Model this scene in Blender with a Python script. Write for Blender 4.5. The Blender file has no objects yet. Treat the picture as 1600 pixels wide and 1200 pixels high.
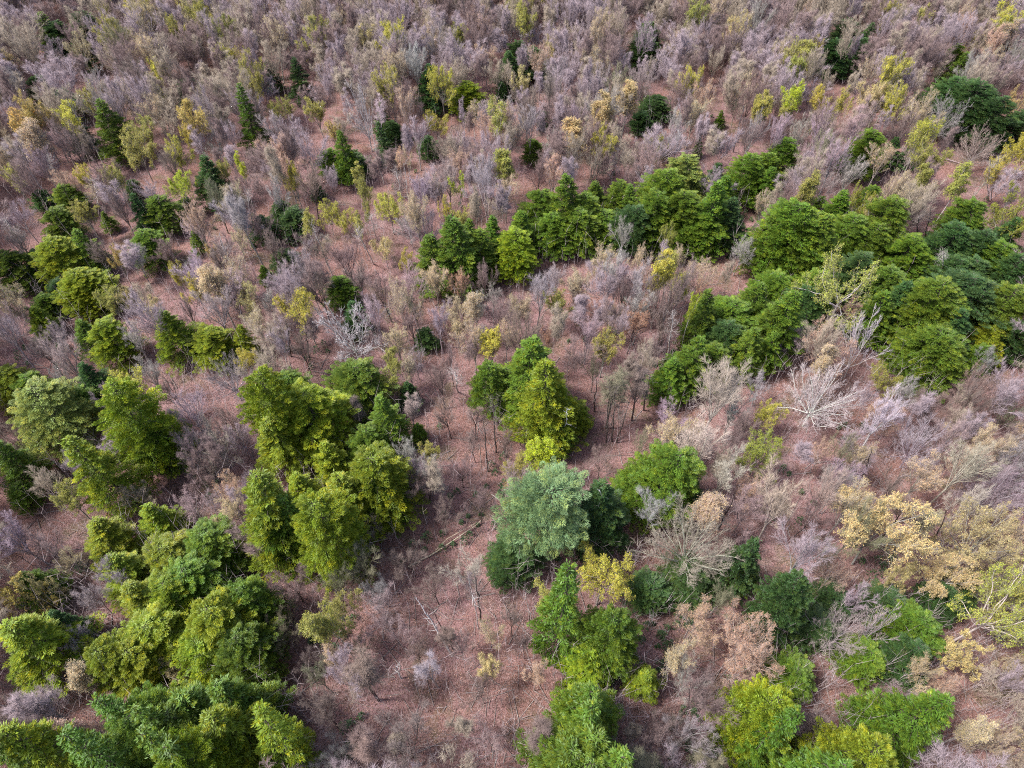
import bpy, math, random
import numpy as np

random.seed(11)
rng = np.random.default_rng(11)
R = math.radians
scene = bpy.context.scene
col = scene.collection

# ------------------------------------------------------------ camera, sky, sun, exposure
H = 80.0
PITCH = R(51.5)
cam_d = bpy.data.cameras.new("camera")
cam = bpy.data.objects.new("camera", cam_d)
col.objects.link(cam)
cam.location = (0, 0, H)
cam.rotation_euler = (R(90) - PITCH, 0, 0)
cam_d.lens = 24.0
cam_d.sensor_width = 36.0
cam_d.clip_end = 3000
scene.camera = cam

SUN_EL, SUN_AZ = R(56), R(-98)     # azimuth measured from +Y (away from the viewer) clockwise
world = bpy.data.worlds.new("World")
scene.world = world
world.use_nodes = True
nt = world.node_tree
bg = nt.nodes["Background"]
sky = nt.nodes.new("ShaderNodeTexSky")
sky.sky_type = 'NISHITA'
sky.sun_disc = False
sky.sun_elevation = SUN_EL
sky.sun_rotation = SUN_AZ
sky.air_density = 1.0
sky.dust_density = 4.0
sky.ozone_density = 1.0
bg.inputs['Strength'].default_value = 0.06
nt.links.new(sky.outputs[0], bg.inputs['Color'])

sun_d = bpy.data.lights.new("sun", 'SUN')
sun_d.energy = 1.5
sun_d.angle = R(10)
sun_d.color = (1.0, 0.95, 0.88)
sun = bpy.data.objects.new("sun", sun_d)
col.objects.link(sun)
sun.rotation_euler = (R(90) - SUN_EL, 0, math.pi - SUN_AZ)
sun.location = (0, 0, 120)

scene.view_settings.view_transform = 'Standard'
scene.view_settings.look = 'None'
scene.view_settings.exposure = 1.78
scene.view_settings.gamma = 1.0
scene.view_settings.use_curve_mapping = False
scene.cycles.max_bounces = 5
scene.cycles.diffuse_bounces = 3
scene.cycles.transmission_bounces = 3
scene.cycles.glossy_bounces = 1
scene.cycles.use_denoising = False
scene.cycles.filter_width = 1.05

# ------------------------------------------------------------ projection helpers (photo pixels 1600x1200)
F = 24.0 / 36.0 * 1600
SP, CP = math.sin(PITCH), math.cos(PITCH)

def unproject(px, py, z=0.0):
    dx, dy = (px - 800) / F, (600 - py) / F
    fwd = dy * SP + CP
    up = dy * CP - SP
    t = (H - z) / (-up)
    return dx * t, fwd * t

def project(x, y, z):
    d = y * CP + (H - z) * SP
    return 800 + x / d * F, 600 - (y * SP - (H - z) * CP) / d * F, d

def ground_z(x, y):
    return (0.55 * np.sin(x / 23.0 + 1.3) * np.cos(y / 29.0) + 0.35 * np.sin(x / 9.1 + y / 13.0)
            + 0.10 * np.sin(x / 2.9 - y / 3.7))

# ------------------------------------------------------------ materials
def new_mat(name):
    m = bpy.data.materials.new(name)
    m.use_nodes = True
    n = m.node_tree
    for x in list(n.nodes):
        n.nodes.remove(x)
    return m, n, n.nodes.new("ShaderNodeOutputMaterial")

def N(n, t, **kw):
    x = n.nodes.new(t)
    for k, v in kw.items():
        setattr(x, k, v)
    return x

def mixc(n, fac, a, b, mode='MIX'):
    m = N(n, "ShaderNodeMix", data_type='RGBA', blend_type=mode)
    for sock, val in ((m.inputs[0], fac), (m.inputs[6], a), (m.inputs[7], b)):
        if isinstance(val, bpy.types.NodeSocket):
            n.links.new(val, sock)
        elif isinstance(val, (int, float)):
            sock.default_value = val
        else:
            sock.default_value = (*val, 1)
    return m.outputs[2]

def rng_map(n, src, a, b, c, d):
    m = N(n, "ShaderNodeMapRange")
    n.links.new(src, m.inputs[0])
    for i, v in enumerate((a, b, c, d)):
        m.inputs[i + 1].default_value = v
    return m.outputs[0]

def noise(n, scale, detail=3, coord=None, rough=0.6):
    t = N(n, "ShaderNodeTexNoise")
    t.inputs['Scale'].default_value = scale
    t.inputs['Detail'].default_value = detail
    t.inputs['Roughness'].default_value = rough
    if coord is not None:
        n.links.new(coord, t.inputs['Vector'])
    return t.outputs[0]

def foliage_mat(name, transl, tip):
    """leaf colour = the object's own colour, varied leaf by leaf; 'tip' is the tint of young growth"""
    m, n, out = new_mat(name)
    oi = N(n, "ShaderNodeObjectInfo")
    at = N(n, "ShaderNodeAttribute", attribute_name="tint")
    tc = N(n, "ShaderNodeTexCoord")
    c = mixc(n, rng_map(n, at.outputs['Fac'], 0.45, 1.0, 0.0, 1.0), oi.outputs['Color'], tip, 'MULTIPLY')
    v = rng_map(n, noise(n, 0.9, 2, tc.outputs['Object']), 0.3, 0.7, 0.65, 1.35)
    h = N(n, "ShaderNodeHueSaturation")
    n.links.new(c, h.inputs['Color'])
    n.links.new(v, h.inputs['Value'])
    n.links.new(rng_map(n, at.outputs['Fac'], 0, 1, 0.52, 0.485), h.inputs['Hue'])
    d = N(n, "ShaderNodeBsdfDiffuse")
    t = N(n, "ShaderNodeBsdfTranslucent")
    n.links.new(h.outputs[0], d.inputs[0])
    n.links.new(h.outputs[0], t.inputs[0])
    mx = N(n, "ShaderNodeMixShader")
    mx.inputs[0].default_value = transl
    n.links.new(d.outputs[0], mx.inputs[1])
    n.links.new(t.outputs[0], mx.inputs[2])
    g = N(n, "ShaderNodeBsdfGlossy")
    g.inputs['Roughness'].default_value = 0.5
    g.inputs[0].default_value = (0.8, 0.85, 0.9, 1)
    m2 = N(n, "ShaderNodeMixShader")
    m2.inputs[0].default_value = 0.035
    n.links.new(mx.outputs[0], m2.inputs[1])
    n.links.new(g.outputs[0], m2.inputs[2])
    n.links.new(m2.outputs[0], out.inputs[0])
    return m

def bark_mat(name, lo, hi, sc, marks=None):
    m, n, out = new_mat(name)
    oi = N(n, "ShaderNodeObjectInfo")
    tc = N(n, "ShaderNodeTexCoord")
    f = rng_map(n, noise(n, sc, 4, tc.outputs['Object']), 0.3, 0.7, lo, hi)
    h = N(n, "ShaderNodeHueSaturation")
    n.links.new(oi.outputs['Color'], h.inputs['Color'])
    n.links.new(f, h.inputs['Value'])
    c = h.outputs[0]
    if marks:
        mp = N(n, "ShaderNodeMapping")
        mp.inputs['Scale'].default_value = (1, 1, 5)
        n.links.new(tc.outputs['Object'], mp.inputs[0])
        k = rng_map(n, noise(n, 1.6, 3, mp.outputs[0]), 0.60, 0.66, 0, 1)
        c = mixc(n, k, c, marks)
    b = N(n, "ShaderNodeBsdfPrincipled")
    b.inputs['Roughness'].default_value = 0.85
    b.inputs['Specular IOR Level'].default_value = 0.2
    n.links.new(c, b.inputs['Base Color'])
    n.links.new(b.outputs[0], out.inputs[0])
    return m

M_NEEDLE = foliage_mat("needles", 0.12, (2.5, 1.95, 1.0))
M_LEAF = foliage_mat("young_leaves", 0.35, (1.15, 1.02, 0.85))
M_BARK = bark_mat("bark", 0.55, 1.3, 6.0)
M_BIRCH = bark_mat("birch_bark", 0.9, 1.1, 4.0, (0.06, 0.05, 0.05))
M_TWIG = bark_mat("twigs", 0.75, 1.25, 0.9)

# ------------------------------------------------------------ mesh assembly
class Geo:
    def __init__(s):
        s.v, s.q, s.t, s.tint_q, s.tint_t, s.n = [], [], [], [], [], 0
    def quads(s, v, q, tint=None):
        s.v.append(v); s.q.append(q + s.n); s.n += len(v)
        s.tint_q.append(np.full(len(q), .5) if tint is None else tint)
    def tris(s, v, t, tint=None):
        s.v.append(v); s.t.append(t + s.n); s.n += len(v)
        s.tint_t.append(np.full(len(t), .5) if tint is None else tint)
    def verts(s):
        return np.concatenate(s.v)
    def mesh(s, name, mat, smooth=False):
        v = np.concatenate(s.v).astype(np.float32)
        q = np.concatenate(s.q) if s.q else np.zeros((0, 4), int)
        t = np.concatenate(s.t) if s.t else np.zeros((0, 3), int)
        me = bpy.data.meshes.new(name)
        me.vertices.add(len(v))
        me.vertices.foreach_set("co", v.ravel())
        me.loops.add(q.size + t.size)
        me.loops.foreach_set("vertex_index", np.concatenate([q.ravel(), t.ravel()]).astype(np.int32))
        me.polygons.add(len(q) + len(t))
        starts = np.concatenate([np.arange(len(q)) * 4, q.size + np.arange(len(t)) * 3]).astype(np.int32)
        me.polygons.foreach_set("loop_start", starts)
        if smooth:
            me.polygons.foreach_set("use_smooth", np.ones(len(q) + len(t), bool))
        me.update(calc_edges=True)
        tint = np.concatenate([np.concatenate(s.tint_q) if s.tint_q else np.zeros(0),
                               np.concatenate(s.tint_t) if s.tint_t else np.zeros(0)]).astype(np.float32)
        a = me.attributes.new("tint", 'FLOAT', 'FACE')
        a.data.foreach_set("value", tint)
        me.materials.append(mat)
        return me

def norm(a):
    return a / np.maximum(np.linalg.norm(a, axis=-1, keepdims=True), 1e-9)

def frame(d):
    ref = np.where(np.abs(d[:, 2:3]) < 0.9, np.array([[0, 0, 1.0]]), np.array([[1.0, 0, 0]]))
    u = norm(np.cross(d, ref))
    return u, np.cross(d, u)

def tubes(g, P0, P1, r0, r1, k):
    P0, P1 = np.asarray(P0, float), np.asarray(P1, float)
    r0, r1 = np.asarray(r0, float), np.asarray(r1, float)
    n = len(P0)
    d = norm(P1 - P0)
    u, w = frame(d)
    a = np.arange(k) * 2 * math.pi / k
    ring = u[:, None] * np.cos(a)[None, :, None] + w[:, None] * np.sin(a)[None, :, None]
    A = P0[:, None] + ring * r0[:, None, None]
    B = P1[:, None] + ring * r1[:, None, None]
    v = np.concatenate([A, B], 1).reshape(-1, 3)
    i = np.arange(k); j = (i + 1) % k
    q = np.stack([i, j, j + k, i + k], 1)
    g.quads(v, (q[None] + (np.arange(n) * 2 * k)[:, None, None]).reshape(-1, 4))

def spikes(g, P0, P1, r0, k=3):
    n = len(P0)
    d = norm(P1 - P0)
    u, w = frame(d)
    a = np.arange(k) * 2 * math.pi / k
    ring = u[:, None] * np.cos(a)[None, :, None] + w[:, None] * np.sin(a)[None, :, None]
    A = P0[:, None] + ring * np.asarray(r0)[:, None, None]
    v = np.concatenate([A, P1[:, None]], 1).reshape(-1, 3)
    i = np.arange(k); j = (i + 1) % k
    t = np.stack([i, j, np.full(k, k)], 1)
    g.tris(v, (t[None] + (np.arange(n) * (k + 1))[:, None, None]).reshape(-1, 3))

def blades(g, P, D, U, L, W, tint):
    """kite-shaped leaves or needle tufts folded along the middle: P base, D direction, U side"""
    n = len(P)
    up = np.cross(D, U)
    tip = P + D * L[:, None]
    mid = P + D * (L * .55)[:, None]
    a = mid + U * (W / 2)[:, None] - up * (W * .18)[:, None]
    b = mid - U * (W / 2)[:, None] - up * (W * .18)[:, None]
    v = np.stack([P, a, tip, b], 1).reshape(-1, 3)
    t = np.array([[0, 1, 2], [0, 2, 3]])
    g.tris(v, (t[None] + (np.arange(n) * 4)[:, None, None]).reshape(-1, 3), np.repeat(tint, 2))

def needles(g, P, D, U, L, W, tint):
    n = len(P)
    v = np.stack([P - U * (W / 2)[:, None], P + U * (W / 2)[:, None], P + D * L[:, None]], 1).reshape(-1, 3)
    g.tris(v, np.arange(n * 3).reshape(-1, 3), tint)

def rand_dirs(n):
    return norm(rng.normal(size=(n, 3)))

# ------------------------------------------------------------ deciduous trees
def rot_about(d, angle, az):
    d = np.asarray(d); u, w = frame(d[None]); u, w = u[0], w[0]
    return norm((d * math.cos(angle) + (u * math.cos(az) + w * math.sin(az)) * math.sin(angle))[None])[0]

STYLES = {
 # trunk: share of height before the crown; lead: limbs at the fork; spread: their angle; lat/sub/tw: children, angle, length
 'vase':   dict(rt=.0115, h=14, fork=.40, lead=(6, 8), spread=(4, 32), curve=.07, lat=(9, 25, .44), sub=(7, 28, .50), tw=(7, 24, .80), r=.18),
 'narrow': dict(rt=.0115, h=14, fork=.46, lead=(2, 4), spread=(2, 12), curve=.06, lat=(16, 34, .24), sub=(7, 34, .50), tw=(7, 28, .70), r=.14),
 'round':  dict(rt=.0110, h=13, fork=.34, lead=(8, 10), spread=(8, 60), curve=.09, lat=(9, 34, .42), sub=(7, 36, .52), tw=(7, 32, .70), r=.17),
 'radial': dict(rt=.0140, h=14, fork=.28, lead=(19, 21), spread=(5, 74), curve=.08, lat=(9, 32, .46), sub=(6, 34, .50), tw=(5, 30, .70), r=.24),
 'oak':    dict(rt=.0130, h=14, fork=.36, lead=(7, 9), spread=(15, 78), curve=.28, lat=(7, 44, .46), sub=(6, 46, .50), tw=(7, 44, .50), r=.20),
 'birch':  dict(rt=.0105, h=14, fork=.42, lead=(2, 3), spread=(3, 16), curve=.08, lat=(14, 44, .24), sub=(6, 42, .50), tw=(7, 42, .60), r=.13),
 'dome':   dict(rt=.0150, h=13, fork=.26, lead=(22, 22), spread=(3, 82), curve=.10, lat=(9, 36, .42), sub=(5, 38, .50), tw=(5, 34, .60), r=.20),
 'dead':   dict(rt=.0160, h=13, fork=.20, lead=(7, 9), spread=(8, 70), curve=.13, lat=(10, 36, .36), sub=(6, 38, .48), tw=(5, 36, .55), r=.21),
}

def make_decid(style):
    s = STYLES[style]
    h = s['h']
    segs = []          # limbs: p0 p1 r0 r1
    fine = []          # thinner branches
    tips = []          # (p, d) for twigs

    def poly(p, d, L, r0, r1, nseg, wob, grav, store):
        pts = [np.array(p)]; ds = []
        step = L / nseg
        for i in range(nseg):
            d = norm((d + rng.normal(size=3) * wob + np.array([0, 0, grav]))[None])[0]
            q = pts[-1] + d * step
            a, b = r0 + (r1 - r0) * i / nseg, r0 + (r1 - r0) * (i + 1) / nseg
            store.append((pts[-1], q, a, b))
            pts.append(q); ds.append(d)
        return pts, ds

    def at(pts, ds, t):
        f = min(t * len(ds), len(ds) - 1e-4); i = int(f)
        return pts[i] + (pts[i + 1] - pts[i]) * (f - i), ds[i]

    fork = s['fork'] * h
    pts, ds = poly((0, 0, -.6), np.array([rng.normal() * .03, rng.normal() * .03, 1.0]), fork + .6, s['r'], s['r'] * .72, 5, .025, .03, segs)
    nl = int(rng.integers(s['lead'][0], s['lead'][1] + 1))
    az0 = rng.random() * 6.28
    for k in range(nl):
        sp = R(s['spread'][0] + (s['spread'][1] - s['spread'][0]) * ((k + .5) / nl + rng.normal() * .08)) if nl > 1 else R(3)
        if style in ('radial', 'dome'):
            sp = math.acos(1 - (k + .5) / nl * (1 - math.cos(R(s['spread'][1]))))
        az = az0 + k * 2.4 + rng.normal() * .2
        d = rot_about(np.array([0, 0, 1.0]), sp, az)
        st, sd = at(pts, ds, rng.uniform(.8, 1.0) if k else 1.0)
        L = (h - fork) * (1.0 if nl < 3 else rng.uniform(.80, 1.06)) * (1.0 if sp < R(50) else .9)
        rl = s['r'] * (.68 if nl < 3 else .46)
        lp, ld = poly(st, d, L, rl, .028, 7, s['curve'], -.004 if style in ('radial', 'dome') else .03 if style == 'oak' else .05, segs)
        nlat, la, lf = s['lat']
        n1 = nlat * (2 if nl == 1 else 1)
        for i in range(n1):
            t = .15 + .8 * (i + rng.random()) / n1
            p, dd = at(lp, ld, t)
            L1 = L * lf * (1.1 - t * .75) * rng.uniform(.75, 1.25)
            d1 = rot_about(dd, R(la * rng.uniform(.7, 1.3)), rng.random() * 6.28)
            if style == 'narrow' or style == 'birch':
                L1 = L * lf * (1.15 - t) * rng.uniform(.8, 1.2) + .3
            p1, dd1 = poly(p, d1, L1, max(.030, rl * .5 * (1.1 - t)), .016, 4, s['curve'] * 1.1, .06, fine)
            nsub, sa, sf = s['sub']
            for j in range(nsub):
                t2 = .2 + .8 * (j + rng.random()) / nsub
                pp, d2 = at(p1, dd1, t2)
                L2 = L1 * sf * (1.15 - t2 * .7) * rng.uniform(.7, 1.3)
                d2 = rot_about(d2, R(sa * rng.uniform(.6, 1.4)), rng.random() * 6.28)
                p2, dd2 = poly(pp, d2, L2, .020, .012, 2, s['curve'] * 1.2, .05, fine)
                for _ in range(s['tw'][0]):
                    q, d3 = at(p2, dd2, rng.uniform(.15, 1))
                    tips.append((q, d3))
            q, d3 = at(p1, dd1, .999)
            for _ in range(3):
                tips.append((q, d3))
        q, d3 = at(lp, ld, .999)
        for _ in range(8):
            tips.append((q, d3))
    # fine twigs, all at once
    P = np.array([t[0] for t in tips]); D = np.array([t[1] for t in tips])
    D = norm(D + rng.normal(size=D.shape) * math.tan(R(s['tw'][1])) * .75 + np.array([0, 0, .12]))
    Lt = s['tw'][2] * rng.uniform(.5, 1.2, len(P))
    E = P + D * Lt[:, None]
    gt, gc = Geo(), Geo()
    S = list(zip(*segs))
    tubes(gt, np.array(S[0]), np.array(S[1]), np.array(S[2]), np.array(S[3]), 6)
    Fi = list(zip(*fine))
    tubes(gc, np.array(Fi[0]), np.array(Fi[1]), np.array(Fi[2]), np.array(Fi[3]), 3)
    spikes(gc, P, E, np.full(len(P), s['rt']))
    # side twiglets
    if style != 'dead':
        k = 2 if style in ('round', 'narrow') else 1
        PP = np.repeat(P, k, 0) + np.repeat(D * Lt[:, None], k, 0) * rng.uniform(.25, .8, (len(P) * k, 1))
        DD = norm(np.repeat(D, k, 0) + rng.normal(size=(len(P) * k, 3)) * .55)
        EE = PP + DD * rng.uniform(.2, .5, (len(PP), 1))
        uu = frame(DD)[0]
        needles(gc, PP, DD, uu, np.linalg.norm(EE - PP, axis=1), np.full(len(PP), s['rt'] * 1.25), np.full(len(PP), .5))
    out = dict(style=style, trunk=gt.mesh("trunk", M_BIRCH if style == 'birch' else M_BARK, True), crown=gc.mesh("crown", M_TWIG))
    allv = E
    c = allv[:, :2].mean(0)
    rad = np.linalg.norm(allv[:, :2], axis=1)
    out['w'] = 2 * np.percentile(rad, 93)
    out['h'] = np.percentile(allv[:, 2], 99)
    out['zc'] = np.median(allv[:, 2])
    # young leaves or flowers: sparse and full
    if style != 'dead':
        for nm, per, sz in (('sparse', 2.2, .075), ('full', 4.6, .09)):
            n = int(len(E) * per)
            g = Geo()
            if style == 'oak':
                # leaves gathered in bunches at the twig ends
                n = int(len(E) * per * 1.5); sz2 = sz * 1.25
            else:
                sz2 = sz
            i = rng.integers(0, len(E), n)
            f = np.clip(1 - np.abs(rng.normal(size=n)) * .3, 0, 1.05)
            B = P[i] + (E[i] - P[i]) * f[:, None] + rng.normal(size=(n, 3)) * .05
            dd = norm(rand_dirs(n) + D[i] * .5)
            U, _ = frame(dd)
            blades(g, B, dd, U, sz2 * rng.uniform(1.2, 2.2, n), sz2 * rng.uniform(.8, 1.4, n), rng.random(n))
            out[nm] = g.mesh("leaves", M_LEAF)
    return out

# ------------------------------------------------------------ evergreens
def make_conifer(kind):
    h = 15.0
    if kind == 'hemlock':
        rad, zb, power = rng.uniform(3.1, 3.7), .10, rng.uniform(.82, 1.08)
    elif kind == 'broad':
        rad, zb, power = rng.uniform(4.2, 4.8), .14, .50
    elif kind == 'spire':
        rad, zb, power = 2.3, .05, .95
    else:  # pine
        rad, zb, power = 5.0, .30, .42
    gt, gc = Geo(), Geo()
    n = 9
    zs = np.linspace(-.6, h * .97, n + 1)
    ax = np.cumsum(rng.normal(size=(n + 1, 2)) * .07, 0); ax[:2] = 0
    P = np.column_stack([ax, zs])
    rr = np.interp(zs, [-.6, h], [.24, .03])
    tubes(gt, P[:-1], P[1:], rr[:-1], rr[1:], 7)
    lob = [(rng.random() * 6.28, rng.integers(2, 5), rng.uniform(.05, .14)) for _ in range(3)]
    nb = {'hemlock': 128, 'broad': 140, 'spire': 95, 'pine': 150}[kind]
    bp0, bp1, br0, br1 = [], [], [], []
    for i in range(nb):
        t = (i + rng.random()) / nb                     # 0 bottom .. 1 top
        t = t ** 0.93
        z = h * (zb + (1 - zb) * t)
        az = i * 2.399 + rng.normal() * .35
        prof = (1 - t) ** power * (1 if kind != 'pine' else min(1, .5 + 1.4 * t))
        if t < .12:
            prof *= .75 + 2 * t
        lobe = 1 + sum(a * math.sin(k * az + ph + 5 * t) for ph, k, a in lob)
        L = rad * prof * lobe * rng.choice([rng.uniform(.62, .88), rng.uniform(.88, 1.14)]) + .22
        el0 = {'hemlock': .30, 'broad': .35, 'spire': .1, 'pine': .25}[kind] + t * .5 + rng.normal() * .14
        droop = {'hemlock': .75, 'broad': .7, 'spire': .7, 'pine': .15}[kind] * rng.uniform(.45, 1.15)
        base = np.array([np.interp(z, zs, ax[:, 0]), np.interp(z, zs, ax[:, 1]), z])
        hd = np.array([math.cos(az), math.sin(az), 0]); sd = np.array([-math.sin(az), math.cos(az), 0])
        m = 4
        s = np.linspace(0, 1, m + 1)
        zz = L * (math.tan(min(el0, 1.1)) * s * .6 - droop * s ** 2 * .55)
        if kind == 'pine':
            zz = L * (math.tan(el0) * s * .5 + .18 * s ** 2)
        pts = base + hd * (L * s)[:, None] + np.array([0, 0, 1.0]) * zz[:, None] + sd * (rng.normal() * .12 * L * s ** 2)[:, None]
        bp0 += list(pts[:-1]); bp1 += list(pts[1:])
        r = np.linspace(.045, .012, m + 1); br0 += list(r[:-1]); br1 += list(r[1:])
        # clumps of needle sprays along the outer part of the bough
        nc = max(1, int(1.0 + L * (1.3 if kind != 'pine' else 1.0)))
        lr0 = {'hemlock': .37, 'broad': .42, 'spire': .34, 'pine': .52}[kind]
        for j in range(nc):
            f = 1 - .50 * j / max(nc, 1) + rng.normal() * .03
            lat_ = 0 if j == 0 else (1 if j % 2 else -1) * rng.uniform(.12, .42) * L * min(1, .4 + f * .6) * .7
            c = base + hd * L * f + sd * lat_ + np.array([0, 0, np.interp(min(f, 1), s, zz) - abs(lat_) * .12])
            lr = lr0 * rng.uniform(.65, 1.2) * (min(1.0, .34 + L * .28))
            k = int(185 * min(1.3, (lr / .5)) ** 1.5) + 10
            v = rand_dirs(k)
            v[:, 2] = np.where(v[:, 2] < -.25, -v[:, 2], v[:, 2])
            rr_ = rng.uniform(.45, 1.0, (k, 1)) ** .5
            el = hd * .95 + np.array([0, 0, .12])
            Pn = c + (v * np.array([1.0, 1.0, .42])) * rr_ * lr * .85
            Pn = Pn + hd * ((v @ hd) * rr_[:, 0] * lr * .55)[:, None]
            Dn = norm(v + el + rng.normal(size=(k, 3)) * .30)
            Un = norm(np.cross(Dn, v + np.array([0, 0, .8]) + rng.normal(size=(k, 3)) * .35))
            big_ = 1.0 if kind != 'pine' else .85
            ln = rng.uniform(.13, .27, k) * big_
            wd = rng.uniform(.05, .085, k) * (1.0 if kind != 'pine' else .7)
            tint = np.clip(.22 + .30 * (rr_[:, 0] - .5) + .22 * f * np.clip(v[:, 2], 0, 1) + rng.normal(size=k) * .15 + rng.normal() * .12, 0, 1)  # young growth outward; upturned sprays painted lighter as lit clump tops
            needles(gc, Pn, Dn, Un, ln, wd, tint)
        # older needles nearer the trunk, kept dark so gaps between clumps look shaded
        k = int(8 + L * 12)
        u = rng.uniform(.15, .85, k)
        Pn = base + hd * (L * u)[:, None] + np.array([0, 0, 1.0]) * np.interp(u, s, zz)[:, None] + rng.normal(size=(k, 3)) * np.array([.16, .16, .10])
        Dn = norm(hd + sd * rng.normal(size=(k, 1)) * .8 + rng.normal(size=(k, 3)) * .2)
        Un = norm(np.cross(Dn, np.array([0, 0, 1.0]) + rng.normal(size=(k, 3)) * .3))
        blades(gc, Pn, Dn, Un, rng.uniform(.22, .40, k), rng.uniform(.08, .14, k), rng.uniform(0, .2, k))
    tubes(gt, np.array(bp0), np.array(bp1), np.array(br0), np.array(br1), 3)
    v = gc.verts()
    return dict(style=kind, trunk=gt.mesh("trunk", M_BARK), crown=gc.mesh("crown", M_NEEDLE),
                w=2 * np.percentile(np.linalg.norm(v[:, :2], axis=1), 92), h=v[:, 2].max(), zb=zb)

PROTO = {}
for st, cnt, mk in (('vase', 5, make_decid), ('narrow', 5, make_decid), ('round', 3, make_decid), ('radial', 2, make_decid), ('oak', 3, make_decid),
                    ('birch', 4, make_decid), ('dead', 4, make_decid), ('dome', 1, make_decid),
                    ('hemlock', 7, make_conifer), ('broad', 2, make_conifer), ('spire', 2, make_conifer), ('pine', 1, make_conifer)):
    PROTO[st] = []
    for q in range(cnt):
        rng = np.random.default_rng(sum(map(ord, st)) * 31 + q * 7)
        PROTO[st].append(mk(st))
rng = np.random.default_rng(23)

# ------------------------------------------------------------ colours (base colours, linear)
CONIFER_COL = {
 'g': ((.120, .195, .022), 'green'),
 'd': ((.058, .115, .034), 'dark green'),
 'y': ((.205, .262, .020), 'yellow-green'),
 'p': ((.210, .265, .065), 'pale green'),
 'b': ((.20, .31, .13), 'blue-green'),
}
# twig colour, bark colour, leaf colour, leaf amount, words, name
DECID_COL = {
 'li': ((.40, .335, .375), (.44, .40, .43), None, None, 'bare lilac-grey'),
 'br': ((.26, .20, .19), (.13, .10, .095), None, None, 'bare brown'),
 'gr': ((.38, .36, .35), (.42, .40, .39), None, None, 'bare grey'),
 'pk': ((.40, .31, .31), (.38, .32, .32), None, None, 'bare pinkish'),
 'wh': ((.58, .51, .56), (.62, .60, .61), None, None, 'bare whitish'),
 'ol': ((.26, .25, .17), (.18, .17, .13), None, None, 'bare olive-brown'),
 'bb': ((.50, .44, .38), (.56, .52, .47), None, None, 'bare pale beige'),
 'be': ((.48, .41, .36), (.44, .40, .36), (.56, .46, .27), 'sparse', 'beige-budded'),
 'pe': ((.48, .37, .34), (.40, .34, .32), (.60, .42, .29), 'sparse', 'peach-budded'),
 'ra': ((.36, .26, .24), (.24, .20, .19), (.52, .30, .19), 'sparse', 'rust-budded'),
 'cr': ((.42, .37, .30), (.42, .40, .38), (.58, .51, .25), 'full', 'cream-yellow'),
 'or': ((.36, .31, .24), (.30, .27, .24), (.58, .47, .14), 'full', 'orange-yellow'),
 'ye': ((.36, .33, .22), (.40, .38, .33), (.58, .55, .08), 'full', 'yellow-leafed'),
 'yg': ((.30, .29, .20), (.36, .35, .32), (.44, .44, .10), 'full', 'yellow-green'),
 'yd': ((.30, .29, .20), (.36, .35, .32), (.34, .36, .05), 'full', 'olive-yellow'),
 'ys': ((.36, .35, .22), (.46, .45, .42), (.44, .50, .09), 'sparse', 'pale yellow-green'),
 'lm': ((.34, .35, .18), (.46, .45, .42), (.50, .62, .03), 'full', 'lime-green'),
}

# ------------------------------------------------------------ placing trees
TREES = []     # dict(px,py crown centre, wpx, x,y, kind, ...) for labels and overlap tests

def link_tree(name, p, x, y, w, h, rz, tcol, ccol, lcol=None, leaf=None, lean=(0, 0)):
    root = bpy.data.objects.new(name, None)
    root.empty_display_size = .3
    col.objects.link(root)
    root.location = (x, y, ground_z(x, y))
    root.rotation_euler = (lean[0], lean[1], rz)
    s = w / p['w']
    root.scale = (s, s, h / p['h'])
    if lean == (0, 0):
        root.rotation_euler = (R(rng.normal() * 2.2), R(rng.normal() * 2.2), rz)
    for part, c, key in (('trunk', tcol, 'trunk'), ('crown', ccol, 'crown'), ('leaves', lcol, leaf)):
        if c is None or key is None or key not in p:
            continue
        o = bpy.data.objects.new(part, p[key])
        o.color = (*c, 1)
        col.objects.link(o)
        o.parent = root
    return root

def jit(c, a=.10):
    k = 1 + rng.uniform(-a, a)
    return tuple(float(np.clip(v * k * (1 + rng.uniform(-a, a) * .5), .01, .9)) for v in c)

def conifer(x, y, w, yb, c, kind=None, label=None, lm=None, prot=None, hmax=21):
    """x, y: pixel of the tree's tip; w: crown width; yb: where the crown ends in the picture"""
    lo, hi = 4.0, 21.0
    def bottom(h):
        X, Y = unproject(x, y, h)
        wm = w / F * project(X, Y, h * .4)[2]
        return project(X, Y - wm * .35, h * .14)[1]
    for _ in range(24):
        h = (lo + hi) / 2
        if bottom(h) < yb: lo = h
        else: hi = h
    X, Y = unproject(x, y, h)
    wm = w / F * project(X, Y, h * .35)[2]
    h = min(max(h, 1.25 * wm), hmax)
    if y > 540:
        x = x - .42 * (project(X, Y, h * .4)[0] - x)
    X, Y = unproject(x, y, h + ground_z(X, Y))
    wm = w / F * project(X, Y, h * .35)[2] * (1.20 if y < 560 else 1.08)
    if w < 60 and y < 470:
        wm *= 1.14
    if kind is None:
        kind = 'spire' if h > 2.9 * wm else ('broad' if h < 1.4 * wm or rng.random() < (.06 if y < 560 else .45) else 'hemlock')
    p = PROTO[kind][prot if prot is not None else int(rng.integers(len(PROTO[kind])))]
    cc, word = CONIFER_COL[c]
    name = 'pine_tree' if kind == 'pine' else 'hemlock_tree'
    o = link_tree(name, p, X, Y, wm, h, rng.random() * 6.28, (.13, .105, .09), jit(cc, .14))
    cx, cy, d = project(X, Y, h * .5)
    TREES.append(dict(o=o, px=cx, py=cy, w=w, hpx=abs(yb - y), d=d, x=X, y=Y, cat='evergreen', word=word, label=label, lm=lm,
                      noun='pine' if kind == 'pine' else 'hemlock', con=True, hm=h, top=(x, y), yb=yb))
    return o

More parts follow.
